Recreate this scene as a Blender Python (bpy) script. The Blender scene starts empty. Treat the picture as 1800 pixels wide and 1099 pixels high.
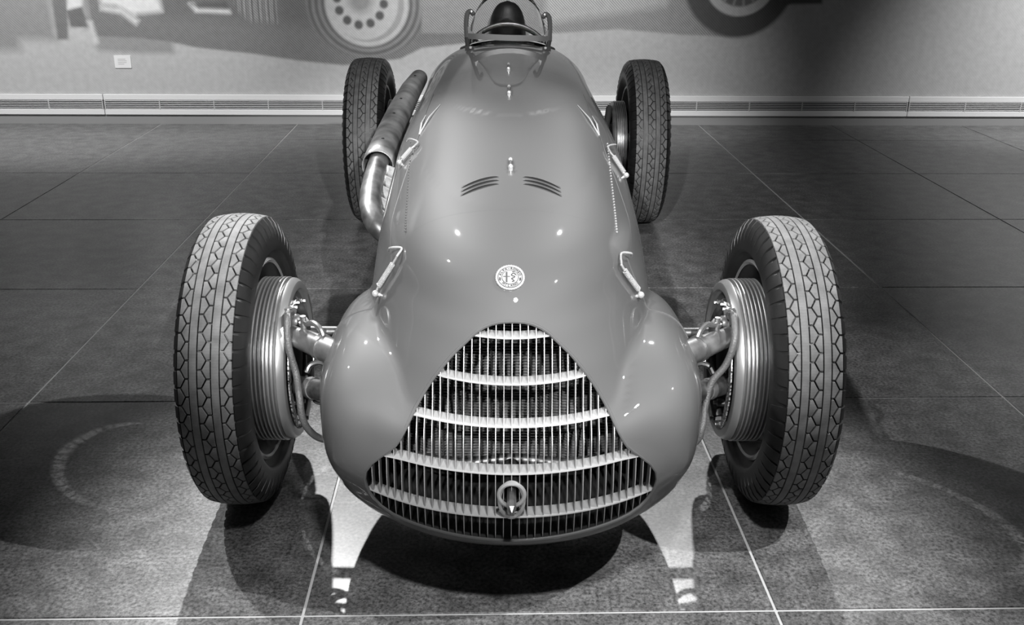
import bpy, bmesh, math, random
import numpy as np
from mathutils import Vector, Matrix

random.seed(7)
rng = np.random.default_rng(7)
SC = bpy.context.scene
COL = SC.collection

# ------------------------------------------------------------------ camera
CAM_P = (-0.01975, 0.0, 1.265)
PITCH, ROLL, YAW = 0.36452, 0.007675, -0.011194
cam = bpy.data.cameras.new('camera')
cam.sensor_width = 36.0
cam.lens = 35.0
cam.clip_start = 0.05
co = bpy.data.objects.new('camera', cam)
COL.objects.link(co)
fwd = Vector((-math.sin(YAW) * math.cos(PITCH), math.cos(YAW) * math.cos(PITCH), -math.sin(PITCH)))
rgt = Vector((math.cos(YAW), math.sin(YAW), 0))
upv = rgt.cross(fwd)
cr, sr = math.cos(ROLL), math.sin(ROLL)
cx = rgt * cr + upv * sr
cy = upv * cr - rgt * sr
M = Matrix((cx, cy, -fwd)).transposed().to_4x4()
M.translation = Vector(CAM_P)
co.matrix_world = M
SC.camera = co

# ------------------------------------------------------------------ world, exposure, lights
SC.view_settings.view_transform = 'Standard'
SC.view_settings.look = 'None'
SC.view_settings.gamma = 1.0
SC.view_settings.use_curve_mapping = False
SC.view_settings.exposure = 0.0
wd = bpy.data.worlds.new('world')
SC.world = wd
wd.use_nodes = True
wd.node_tree.nodes['Background'].inputs[0].default_value = (1, 1, 1, 1)
wd.node_tree.nodes['Background'].inputs[1].default_value = 0.025


def spot(loc, aim, power, deg, blend=0.25, rad=0.03):
    l = bpy.data.lights.new('spot_or_fill', 'SPOT')
    l.energy = power
    l.spot_size = math.radians(deg)
    l.spot_blend = blend
    l.shadow_soft_size = rad
    o = bpy.data.objects.new('spot_or_fill', l)
    COL.objects.link(o)
    o.location = loc
    o.rotation_euler = (Vector(aim) - Vector(loc)).to_track_quat('-Z', 'Y').to_euler()
    return o


def area(loc, aim, power, sx, sy):
    l = bpy.data.lights.new('ceiling_panel', 'AREA')
    l.energy = power
    l.shape = 'RECTANGLE'
    l.size, l.size_y = sx, sy
    o = bpy.data.objects.new('ceiling_panel', l)
    COL.objects.link(o)
    o.location = loc
    o.rotation_euler = (Vector(aim) - Vector(loc)).to_track_quat('-Z', 'Y').to_euler()
    return o


# track spots over the car (the lamps whose reflections dot the paint), an added floor fill, then the wall washers
POW = [850, 440, 340, 340, 860, 960, 90, 420, 560, 540, 800]
spot((-1.10, 4.9, 3.1), (-0.27, 1.82, 0.0), POW[0], 20, .8, .03)    # rear pair: bright pools and the shadows before the nose
spot((1.00, 4.9, 3.1), (0.36, 1.82, 0.0), POW[1], 24, .8, .03)
spot((-2.1, 3.2, 3.0), (0.30, 1.95, 0.2), POW[2], 44, .5, .025)     # left: shadow of the right wheel runs right
spot((2.1, 1.4, 3.0), (-0.30, 1.95, 0.2), POW[3], 44, .5, .025)     # right
spot((-0.75, -1.5, 2.6), (-0.05, 2.25, 0.78), POW[4], 23.5, .45, .03) # front pair, cut above the floor
spot((0.85, -1.5, 2.6), (0.05, 2.25, 0.78), POW[5], 23.5, .45, .03)
spot((0.05, 2.9, 3.4), (0.0, 3.7, 0.8), POW[6], 36, .8, .04)        # over the bonnet
spot((0.25, 0.1, 3.4), (0.15, 1.18, 0.0), POW[7], 38, 1.0, .12)        # fill lamp added to brighten the stone before the nose
spot((-3.0, 4.6, 3.2), (-2.8, 7.0, 0.75), POW[8], 66, .9, .05)
spot((-0.5, 4.6, 3.2), (0.1, 7.0, 0.75), POW[9], 52, .9, .05)
spot((5.2, 4.9, 3.2), (4.6, 7.0, 0.85), POW[10], 62, .9, .05)


# ------------------------------------------------------------------ helpers
def tag(o, label=None, cat=None, group=None, kind=None):
    if label: o['label'] = label
    if cat: o['category'] = cat
    if group: o['group'] = group
    if kind: o['kind'] = kind
    return o


def empty(name, loc=(0, 0, 0), rz=0, parent=None):
    o = bpy.data.objects.new(name, None)
    o.empty_display_size = 0.1
    COL.objects.link(o)
    o.location = loc
    o.rotation_euler = (0, 0, rz)
    if parent: o.parent = parent
    return o


class MB:
    """collects verts / faces, then links them as one mesh object"""
    def __init__(s):
        s.v, s.f, s.mi = [], [], []

    def add(s, v, f, m=0):
        n = len(s.v)
        s.v.extend([tuple(map(float, a)) for a in v])
        s.f.extend([tuple(i + n for i in a) for a in f])
        s.mi.extend([m] * len(f))
        return s

    def box(s, c, d, rot=None, m=0):
        hx, hy, hz = d[0] / 2, d[1] / 2, d[2] / 2
        v = [Vector((x, y, z)) for x in (-hx, hx) for y in (-hy, hy) for z in (-hz, hz)]
        if rot is not None: v = [rot @ a for a in v]
        v = [a + Vector(c) for a in v]
        return s.add(v, [(0, 1, 3, 2), (4, 6, 7, 5), (0, 4, 5, 1), (2, 3, 7, 6), (0, 2, 6, 4), (1, 5, 7, 3)], m)

    def tube(s, path, r, n=10, cap=True, m=0, closed=False):
        P = [Vector(p) for p in path]
        K = len(P)
        rs = r if hasattr(r, '__len__') else [r] * K
        v, f = [], []
        prev = None
        for i in range(K):
            if closed: t = P[(i + 1) % K] - P[i - 1]
            else: t = P[min(i + 1, K - 1)] - P[max(i - 1, 0)]
            t.normalize()
            if prev is None:
                a = Vector((0, 0, 1)) if abs(t.z) < 0.9 else Vector((1, 0, 0))
                u = t.cross(a).normalized()
            else:
                u = (prev - t * prev.dot(t)).normalized()
            prev = u
            w = t.cross(u)
            for k in range(n):
                a = 2 * math.pi * k / n
                v.append(P[i] + (u * math.cos(a) + w * math.sin(a)) * rs[i])
        for i in range(K if closed else K - 1):
            j = (i + 1) % K
            for k in range(n):
                k2 = (k + 1) % n
                f.append((i * n + k, i * n + k2, j * n + k2, j * n + k))
        if cap and not closed:
            f.append(tuple(range(n - 1, -1, -1)))
            f.append(tuple((K - 1) * n + k for k in range(n)))
        return s.add(v, f, m)

    def lathe_x(s, prof, n=64, m=0, c=(0, 0, 0), closed=False):
        """prof: list of (x, r); turned about the x axis"""
        v, f = [], []
        K = len(prof)
        for x, r in prof:
            for k in range(n):
                a = 2 * math.pi * k / n
                v.append((c[0] + x, c[1] + r * math.sin(a), c[2] + r * math.cos(a)))
        for i in range(K if closed else K - 1):
            j = (i + 1) % K
            for k in range(n):
                k2 = (k + 1) % n
                f.append((i * n + k, i * n + k2, j * n + k2, j * n + k))
        return s.add(v, f, m)

    def ball(s, c, r, n=12, m=0, sc=(1, 1, 1)):
        v, f = [], []
        R = n // 2
        for i in range(R + 1):
            th = math.pi * i / R
            for k in range(n):
                a = 2 * math.pi * k / n
                v.append((c[0] + r * sc[0] * math.sin(th) * math.cos(a), c[1] + r * sc[1] * math.sin(th) * math.sin(a), c[2] + r * sc[2] * math.cos(th)))
        for i in range(R):
            for k in range(n):
                k2 = (k + 1) % n
                f.append((i * n + k, (i + 1) * n + k, (i + 1) * n + k2, i * n + k2))
        return s.add(v, f, m)

    def build(s, name, mats, parent=None, smooth=True, angle=None, recalc=True, kind=None):
        me = bpy.data.meshes.new(name)
        me.from_pydata(s.v, [], s.f)
        if not isinstance(mats, (list, tuple)): mats = [mats]
        for m in mats: me.materials.append(m)
        if len(mats) > 1: me.polygons.foreach_set('material_index', s.mi)
        if recalc:
            bm = bmesh.new(); bm.from_mesh(me)
            bmesh.ops.recalc_face_normals(bm, faces=bm.faces)
            bm.to_mesh(me); bm.free()
        if smooth:
            me.polygons.foreach_set('use_smooth', [True] * len(me.polygons))
            me.set_sharp_from_angle(angle=math.radians(angle or 38))
        me.update()
        o = bpy.data.objects.new(name, me)
        COL.objects.link(o)
        if parent: o.parent = parent
        if kind: o['kind'] = kind
        return o


def spline(pts, n=8):
    """Catmull-Rom through pts"""
    P = [np.array(p, float) for p in pts]
    P = [2 * P[0] - P[1]] + P + [2 * P[-1] - P[-2]]
    out = []
    for i in range(1, len(P) - 2):
        for k in range(n):
            t = k / n
            a, b, c, d = P[i - 1], P[i], P[i + 1], P[i + 2]
            out.append(.5 * (2 * b + (c - a) * t + (2 * a - 5 * b + 4 * c - d) * t * t + (3 * b - a - 3 * c + d) * t ** 3))
    out.append(P[-2])
    return [tuple(p) for p in out]


# ------------------------------------------------------------------ materials
def mat(name, col, rough=0.5, metal=0.0, coat=0.0, noise=None, bump=None, spec=None):
    m = bpy.data.materials.new(name)
    m.use_nodes = True
    nt = m.node_tree
    b = nt.nodes['Principled BSDF']
    c = (col, col, col, 1) if not hasattr(col, '__len__') else (*col, 1)
    b.inputs['Base Color'].default_value = c
    b.inputs['Roughness'].default_value = rough
    b.inputs['Metallic'].default_value = metal
    b.inputs['Coat Weight'].default_value = coat
    b.inputs['Coat Roughness'].default_value = 0.03
    if spec is not None: b.inputs['Specular IOR Level'].default_value = spec
    tc = nt.nodes.new('ShaderNodeTexCoord')
    if noise:
        sc, lo, hi, det = noise
        n = nt.nodes.new('ShaderNodeTexNoise')
        n.inputs['Scale'].default_value = sc
        n.inputs['Detail'].default_value = det
        nt.links.new(tc.outputs['Object'], n.inputs['Vector'])
        r = nt.nodes.new('ShaderNodeMapRange')
        r.inputs['From Min'].default_value = 0.3
        r.inputs['From Max'].default_value = 0.7
        r.inputs['To Min'].default_value = lo
        r.inputs['To Max'].default_value = hi
        nt.links.new(n.outputs['Fac'], r.inputs['Value'])
        cc = nt.nodes.new('ShaderNodeCombineColor')
        for k in range(3): nt.links.new(r.outputs[0], cc.inputs[k])
        nt.links.new(cc.outputs[0], b.inputs['Base Color'])
    if bump:
        sc, st = bump
        n = nt.nodes.new('ShaderNodeTexNoise')
        n.inputs['Scale'].default_value = sc
        n.inputs['Detail'].default_value = 3
        nt.links.new(tc.outputs['Object'], n.inputs['Vector'])
        bp = nt.nodes.new('ShaderNodeBump')
        bp.inputs['Strength'].default_value = st
        bp.inputs['Distance'].default_value = 0.002
        nt.links.new(n.outputs['Fac'], bp.inputs['Height'])
        nt.links.new(bp.outputs[0], b.inputs['Normal'])
    return m


M_PAINT = mat('grey_car_paint', 0.082, 0.55, 0.0, 0.6, spec=0.15)
M_BLACK = mat('matt_black', 0.006, 0.8)
M_DUCT = mat('dark_duct', 0.008, 0.7)
M_GRILLE = mat('polished_grille', 0.29, 0.38, 0.25)
M_BAR = mat('polished_crossbar', 0.46, 0.4, 0.2)
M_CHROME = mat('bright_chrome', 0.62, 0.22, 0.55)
M_STEEL = mat('brushed_steel', 0.3, 0.36, 0.85, noise=(30, .2, .36, 4))
M_DRUM = mat('finned_alloy', 0.34, 0.36, 0.75)
M_DARKSTEEL = mat('dark_steel', 0.10, 0.4, 0.7, noise=(40, .05, .16, 4))
M_ARM = mat('grey_arm_metal', 0.2, 0.4, 0.6, noise=(30, .12, .24, 4))
M_RUBBER = mat('tyre_rubber', 0.011, 0.42, noise=(14, .008, .015, 3))
M_TREAD = mat('worn_tread', 0.10, 0.7, noise=(35, .085, .15, 4))
M_HOSE = mat('braided_hose', 0.10, 0.5, 0.3, bump=(300, .8))
M_EXH = mat('burnt_exhaust', 0.3, 0.42, 0.6, noise=(14, .15, .5, 5))
M_STUB = mat('bright_stub_metal', 0.85, 0.35, 0.3)
M_PIPE = mat('heat_stained_pipe', 0.2, 0.4, 0.65, noise=(18, .05, .30, 6))
M_LEATHER = mat('black_leather', 0.010, 0.42, bump=(160, .25))
M_FRAME = mat('grey_frame', 0.10, 0.35, 0.6)
M_RAD = mat('radiator_fin', 0.17, 0.45, 0.3)


def stripes_bump(m, count, strength):
    """fine cross-cut sipes around the wheel axis (x)"""
    nt = m.node_tree
    b = nt.nodes['Principled BSDF']
    tc = nt.nodes.new('ShaderNodeTexCoord')
    sp = nt.nodes.new('ShaderNodeSeparateXYZ')
    nt.links.new(tc.outputs['Object'], sp.inputs[0])
    at = nt.nodes.new('ShaderNodeMath'); at.operation = 'ARCTAN2'
    nt.links.new(sp.outputs[1], at.inputs[0]); nt.links.new(sp.outputs[2], at.inputs[1])
    mu = nt.nodes.new('ShaderNodeMath'); mu.operation = 'MULTIPLY'; mu.inputs[1].default_value = count / (2 * math.pi)
    nt.links.new(at.outputs[0], mu.inputs[0])
    fr = nt.nodes.new('ShaderNodeMath'); fr.operation = 'FRACT'
    nt.links.new(mu.outputs[0], fr.inputs[0])
    gt = nt.nodes.new('ShaderNodeMath'); gt.operation = 'GREATER_THAN'; gt.inputs[1].default_value = 0.25
    nt.links.new(fr.outputs[0], gt.inputs[0])
    bp = nt.nodes.new('ShaderNodeBump')
    bp.inputs['Strength'].default_value = strength
    bp.inputs['Distance'].default_value = 0.003
    nt.links.new(gt.outputs[0], bp.inputs['Height'])
    nt.links.new(bp.outputs[0], b.inputs['Normal'])


stripes_bump(M_TREAD, 336, 0.6)

# floor stone
M_STONE = bpy.data.materials.new('speckled_stone'); M_STONE.use_nodes = True
nt = M_STONE.node_tree; b = nt.nodes['Principled BSDF']
g_ = nt.nodes.new('ShaderNodeNewGeometry')
n1 = nt.nodes.new('ShaderNodeTexNoise'); n1.inputs['Scale'].default_value = 115; n1.inputs['Detail'].default_value = 5; n1.inputs['Roughness'].default_value = .75
n2 = nt.nodes.new('ShaderNodeTexNoise'); n2.inputs['Scale'].default_value = 14; n2.inputs['Detail'].default_value = 5
nt.links.new(g_.outputs['Position'], n1.inputs['Vector']); nt.links.new(g_.outputs['Position'], n2.inputs['Vector'])
r1 = nt.nodes.new('ShaderNodeMapRange'); r1.inputs['From Min'].default_value = .36; r1.inputs['From Max'].default_value = .68; r1.inputs['To Min'].default_value = .045; r1.inputs['To Max'].default_value = .31
r2 = nt.nodes.new('ShaderNodeMapRange'); r2.inputs['From Min'].default_value = .3; r2.inputs['From Max'].default_value = .7; r2.inputs['To Min'].default_value = .62; r2.inputs['To Max'].default_value = 1.38
nt.links.new(n1.outputs['Fac'], r1.inputs['Value']); nt.links.new(n2.outputs['Fac'], r2.inputs['Value'])
mm = nt.nodes.new('ShaderNodeMath'); mm.operation = 'MULTIPLY'
nt.links.new(r1.outputs[0], mm.inputs[0]); nt.links.new(r2.outputs[0], mm.inputs[1])
cc = nt.nodes.new('ShaderNodeCombineColor')
for k in range(3): nt.links.new(mm.outputs[0], cc.inputs[k])
nt.links.new(cc.outputs[0], b.inputs['Base Color'])
b.inputs['Roughness'].default_value = 0.32
b.inputs['Specular IOR Level'].default_value = 0.5
M_GROUT = mat('pale_grout', 0.70, 0.6)
M_WALL = mat('wall_paint', 0.34, 0.7)
M_WHITE = mat('white_enamel', 0.95, 0.4)
M_SLAT = mat('grille_slat_enamel', 0.62, 0.45)
M_CARD = mat('white_card', 0.95, 0.6)
M_CARDINK = mat('card_print', 0.55, 0.6)

# ------------------------------------------------------------------ floor, walls
GA = 0.01893                       # the tile grid and the wall are turned this much from the car
cg, sg = math.cos(GA), math.sin(GA)
TW, TS, GX0, GY0 = 0.94300, 0.96904, -0.37998, 1.63628
WALL_Y = 7.03


def G(gx, gy, z=0.0):
    return (cg * gx - sg * gy, sg * gx + cg * gy, z)


def rot_box(name, m, gx0, gx1, gy0, gy1, z0, z1, parent=None, bevel=0.0):
    mb = MB().box((0, 0, 0), (gx1 - gx0, gy1 - gy0, z1 - z0))
    o = mb.build(name, m, parent, smooth=False)
    o.location = G((gx0 + gx1) / 2, (gy0 + gy1) / 2, (z0 + z1) / 2)
    o.rotation_euler = (0, 0, GA)
    if bevel:
        bv = o.modifiers.new('bevel', 'BEVEL'); bv.width = bevel; bv.segments = 2
    return o


floor = rot_box('floor', M_GROUT, -6.6, 6.6, -2.2, WALL_Y, -0.10, -0.0025)
tag(floor, kind='structure')
JOINT = 0.006


def tile_mesh(sy):
    bm = bmesh.new()
    bmesh.ops.create_cube(bm, size=1.0)
    bmesh.ops.scale(bm, vec=(TW - JOINT, sy - JOINT, 0.02), verts=bm.verts)
    bmesh.ops.bevel(bm, geom=[e for e in bm.edges], offset=0.0012, segments=1, affect='EDGES')
    me = bpy.data.meshes.new('floor_tile'); bm.to_mesh(me); bm.free()
    me.materials.append(M_STONE)
    return me


full_tile = tile_mesh(TS)
kl = 5
last_len = WALL_Y - (GY0 + kl * TS) + JOINT / 2
last_tile = tile_mesh(last_len)
inv = floor.matrix_basis.inverted()
for k in range(-3, kl + 1):
    sy = TS if k < kl else last_len
    for i in range(-6, 7):
        o = bpy.data.objects.new('floor_tile', full_tile if k < kl else last_tile)
        COL.objects.link(o)
        o.parent = floor
        w = Vector(G(GX0 + (i + .5) * TW, GY0 + k * TS + sy / 2, -0.01 + random.uniform(-.0002, .0002)))
        o.matrix_parent_inverse = Matrix.Identity(4)
        o.matrix_basis = inv @ (Matrix.Translation(w) @ Matrix.Rotation(GA, 4, 'Z'))

wall = rot_box('wall_back', M_WALL, -6.6, 6.6, WALL_Y, WALL_Y + 0.15, -0.10, 3.8)
tag(wall, kind='structure')
# ------------------------------------------------------------------ the car body as one smooth surface
def smin(a, b, k):
    h = np.clip(.5 + .5 * (b - a) / k, 0, 1)
    return b * (1 - h) + a * h - k * h * (1 - h)


def smax(a, b, k):
    return -smin(-a, -b, k)


BY = [1.50, 1.70, 1.82, 1.94, 2.12, 2.29, 2.60, 2.91, 3.17, 3.40, 3.68, 3.90, 4.25, 4.60, 5.00, 5.40, 5.70, 5.84]
BW = [.300, .305, .310, .315, .316, .318, .326, .330, .322, .312, .306, .315, .345, .350, .310, .22, .11, .035]
BT = [.700, .705, .716, .738, .757, .771, .793, .820, .841, .862, .885, .885, .850, .800, .720, .62, .52, .46]
BZ = [.400, .400, .420, .450, .510, .540, .580, .620, .645, .66, .665, .650, .600, .560, .520, .48, .44, .42]
BB = [.190, .180, .175, .170, .165, .160, .155, .150, .150, .150, .150, .150, .155, .165, .190, .25, .32, .38]
PZ = [.10, .15, .19, .25, .335, .42, .505, .575, .594, .628, .664, .698, .73, .752, .80]
PY = [1.74, 1.65, 1.612, 1.592, 1.603, 1.629, 1.648, 1.684, 1.703, 1.727, 1.762, 1.82, 1.94, 2.12, 2.6]
RZ = [.10, .335, .42, .505, .58, .66, .74]
RV = [.38, .38, .33, .225, .15, .15, .2]


def smooth_table(X, Y, win, n=1600):
    """densely sampled, softened version of a hand-set table"""
    xs = np.linspace(X[0], X[-1], n); ys_ = np.interp(xs, X, Y)
    k = max(3, int(win / (xs[1] - xs[0]))) | 1
    for _ in range(3):
        p = k // 2
        pad = np.concatenate([ys_[0] + (ys_[1] - ys_[0]) * np.arange(-p, 0), ys_, ys_[-1] + (ys_[-1] - ys_[-2]) * np.arange(1, p + 1)])
        ys_ = np.convolve(pad, np.ones(k) / k, 'valid')
    return xs, ys_


SBY, SBW = smooth_table(BY, BW, .12)
_, SBT = smooth_table(BY, BT, .09)
_, SBZ = smooth_table(BY, BZ, .12)
_, SBB = smooth_table(BY, BB, .12)
SPZ, SPY = smooth_table(PZ, PY, .022)
SRZ, SRV = smooth_table(RZ, RV, .05)
SQZ, SQV = smooth_table([.30, .40, .49, .90], [0, 0, .06, .06], .05)


def sellip(x, z, w, h, n):
    ax, az = np.abs(x) / w, np.abs(z) / h
    g = (ax ** n + az ** n + 1e-12) ** (1 / n)
    gx = (ax + 1e-9) ** (n - 1) / w * g ** (1 - n)
    gz = (az + 1e-9) ** (n - 1) / h * g ** (1 - n)
    return (g - 1) / np.sqrt(gx * gx + gz * gz + 1e-9)


def ellip3(x, y, z, c, a, n):
    q = [np.abs(x - c[0]) / a[0], np.abs(y - c[1]) / a[1], np.abs(z - c[2]) / a[2]]
    g = (q[0] ** n + q[1] ** n + q[2] ** n + 1e-12) ** (1 / n)
    gr = sum(((qi + 1e-9) ** (n - 1) / ai * g ** (1 - n)) ** 2 for qi, ai in zip(q, a))
    return (g - 1) / np.sqrt(gr + 1e-9)


def body_F(x, y, z):
    w, zt, zw, zb = (np.interp(y, SBY, t) for t in (SBW, SBT, SBZ, SBB))
    up = sellip(x, z - zw, w, zt - zw, 2.15)
    dn = sellip(x, z - zw, w, zw - zb, 3.0)
    sec = np.where(z > zw, up, dn)
    R = np.interp(z, SRZ, SRV)
    D = np.interp(z, SPZ, SPY) + .008 + x * x / (2 * R) + np.interp(z, SQZ, SQV) * (np.abs(x) / .245) ** 5
    gz = np.clip(np.abs(np.interp(z + .01, SPZ, SPY) - np.interp(z - .01, SPZ, SPY)) / .02, 0, 6)
    fr = (D - y) / np.sqrt(1 + (x / R) ** 2 + gz * gz)
    A = smax(sec, fr, .05)
    # low pan of the nose
    gp = (np.abs(x) / .380) ** 2 + (np.abs(y - 1.95) / np.where(y < 1.95, .343, .45)) ** 2
    gp = np.sqrt(gp + 1e-9)
    pan = smax((gp - 1) * .35, np.abs(z - .288) - .128, .06)
    # suspension fairings
    X = np.abs(x)
    fa = ellip3(X, y, z, (.270, 2.005, .346), (.126, .322, .161), 2.8)
    low = smin(pan, fa, .045)
    f = smin(A, low, np.interp(z, [.29, .39], [.05, .016]))
    # headrest fairing behind the cockpit
    hf = ellip3(x, y, z, (0, 4.72, .80), (.10, .52, .165), 2.0)
    return smin(f, hf, .08)


def zc_axis(y):
    return np.interp(y, [1.98, 2.6, 3.2, 4.0, 5.0, 5.9], [.34, .46, .54, .56, .50, .43])


def march(o, d, tmax=1.3, n=260):
    """last-inside point along rays o + t d leaving the body"""
    t = np.linspace(0, tmax, n)
    ins = np.ones(o.shape[:-1], bool)
    hi = np.full(o.shape[:-1], tmax)
    for tk in t[1:]:
        P = o + tk * d
        out = body_F(P[..., 0], P[..., 1], P[..., 2]) > 0
        new = ins & out
        hi[new] = tk
        ins &= ~out
    lo = hi - t[1]
    for _ in range(22):
        mid = .5 * (lo + hi)
        P = o + mid[..., None] * d
        s = body_F(P[..., 0], P[..., 1], P[..., 2]) > 0
        hi = np.where(s, mid, hi); lo = np.where(s, lo, mid)
    return o + (.5 * (lo + hi))[..., None] * d


def front_y(x, z):
    """y of the nose surface at (x, z), coming from the front"""
    x, z = np.broadcast_arrays(np.asarray(x, float), np.asarray(z, float))
    y = np.full(x.shape, 1.45)
    for _ in range(400):
        f = body_F(x, y, z)
        y = y + np.clip(f, 0, .02) * .7
    return y


def top_z(x, y):
    """z of the upper surface above (x, y)"""
    o = np.stack([x + 0 * y, y + 0 * x, zc_axis(y) + 0 * x], -1).astype(float)
    return march(o, np.broadcast_to(np.array([0, 0, 1.]), o.shape), .6, 200)[..., 2]


def side_x(y, z, s):
    """x of the body side at height z"""
    y, z = np.broadcast_arrays(np.asarray(y, float), np.asarray(z, float))
    o = np.stack([0 * y, y, z], -1)
    return march(o, np.broadcast_to(np.array([s, 0, 0.]), o.shape), .6, 240)[..., 0]


def normal(P):
    P = np.asarray(P, float); e = 1e-4; g = []
    for k in range(3):
        d = np.zeros(3); d[k] = e
        a, b_ = P + d, P - d
        g.append(body_F(a[..., 0], a[..., 1], a[..., 2]) - body_F(b_[..., 0], b_[..., 1], b_[..., 2]))
    g = np.stack(g, -1)
    return g / np.linalg.norm(g, axis=-1, keepdims=True)


# grille opening, right half, from the crown down (x, z)
GO = [(0, .594), (.024, .592), (.045, .586), (.066, .574), (.083, .558), (.114, .527), (.149, .481), (.184, .422), (.214, .367),
      (.226, .352), (.240, .340), (.266, .316), (.278, .300), (.283, .281), (.283, .262), (.278, .242), (.262, .217), (.242, .207), (.219, .2025), (.159, .198), (.087, .193), (0, .189)]
_right = spline([(a, b_, 0) for a, b_ in GO], 6)
OUT = np.array([(p[0], p[1]) for p in _right] + [(-p[0], p[1]) for p in _right[-2:0:-1]])
PC = .34


def outline_radius(phi):
    """distance from (0, PC) to the grille outline in direction phi (0 = up, pi/2 = +x)"""
    d = np.stack([np.sin(phi), np.cos(phi)], -1)
    A = OUT - np.array([0, PC]); B = np.roll(A, -1, 0)
    best = np.full(phi.shape, np.nan)
    for a, b_ in zip(A, B):
        e = b_ - a
        den = d[:, 0] * e[1] - d[:, 1] * e[0]
        den = np.where(np.abs(den) < 1e-12, 1e-12, den)
        t = (a[0] * e[1] - a[1] * e[0]) / den
        u = (a[0] * d[:, 1] - a[1] * d[:, 0]) / den
        ok = (t > 0) & (u >= -1e-9) & (u <= 1 + 1e-9)
        best = np.where(ok & (np.isnan(best) | (t < best)), t, best)
    return best


def outline_z(x):
    """lowest and highest z of the opening at x"""
    zs = []
    for a, b_ in zip(OUT, np.roll(OUT, -1, 0)):
        if (a[0] - x) * (b_[0] - x) <= 0 and abs(a[0] - b_[0]) > 1e-12:
            t = (x - a[0]) / (b_[0] - a[0]); zs.append(a[1] + t * (b_[1] - a[1]))
    return min(zs), max(zs)


def outline_x(z):
    xs = []
    for a, b_ in zip(OUT, np.roll(OUT, -1, 0)):
        if (a[1] - z) * (b_[1] - z) <= 0 and abs(a[1] - b_[1]) > 1e-12:
            t = (z - a[1]) / (b_[1] - a[1]); xs.append(a[0] + t * (b_[0] - a[0]))
    return max(xs)


PHI_B, PHI_S = math.radians(44), math.radians(140)     # bonnet edge, sill
GAP = .0012
phis = list(np.linspace(-math.pi, math.pi, 201)[:-1])
seam_phis = [PHI_B, -PHI_B, PHI_S, -PHI_S]
phis = [p for p in phis if all(abs(p - s) > .02 for s in seam_phis)]
for s in seam_phis: phis += [s - .0055, s + .0055]
phis = np.array(sorted(phis))
NP = len(phis)
Y0 = 1.98
seam_ys = [2.005, 3.20, 3.32, 3.72]
ys = list(np.linspace(Y0, 5.82, 170))
ys = [y for y in ys if all(abs(y - s) > .012 for s in seam_ys)]
for s in seam_ys: ys += [s - GAP / 2, s + GAP / 2] if s > 2.1 else [s - .0002, s + .0002]
ys = np.array(sorted(ys))
dirs = np.stack([np.sin(phis), 0 * phis, np.cos(phis)], -1)
# back part: radial rays in planes y = const
Oy = np.stack([0 * ys, ys, zc_axis(ys)], -1)[:, None, :] + np.zeros((1, NP, 1))
back = march(Oy, np.broadcast_to(dirs[None], Oy.shape), 1.0, 220)
# front part: rays fanned forward from (0, Y0, PC), up to the grille outline
rg = outline_radius(phis)
lo, hi = np.zeros(NP), np.full(NP, math.pi / 2)
o1 = np.broadcast_to(np.array([0, Y0, PC]), (NP, 3))
for _ in range(26):
    mid = .5 * (lo + hi)
    d = dirs * np.cos(mid)[:, None] + np.array([0, -1., 0]) * np.sin(mid)[:, None]
    P = march(o1, d, 1.0, 120)
    r_ = np.hypot(P[:, 0], P[:, 2] - PC)
    big = r_ > rg
    lo = np.where(big, mid, lo); hi = np.where(big, hi, mid)
beta_g = .5 * (lo + hi)
NF = 64
fr_t = np.linspace(1, 0, NF + 1)[:-1]
bet = fr_t[:, None] * beta_g[None]
d = dirs[None] * np.cos(bet)[..., None] + np.array([0, -1., 0]) * np.sin(bet)[..., None]
front = march(np.broadcast_to(np.array([0, Y0, PC]), d.shape), d, 1.0, 220)
rim_pts = front[0]
GRID = np.concatenate([front, back], 0)
GY = np.concatenate([np.full(NF, -1.), ys])            # row -> seam coordinate

car = empty('racing_car', (0, 2.135, 0))
tag(car, 'grey open-wheel vintage racing car with an arched slatted grille, parked on the stone floor', 'car')
CARP = Vector((0, 2.135, 0))


def to_car(o):
    """everything on the car is modelled in room coordinates"""
    o.parent = car
    o.matrix_parent_inverse = Matrix.Translation(-CARP)
    return o


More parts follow.
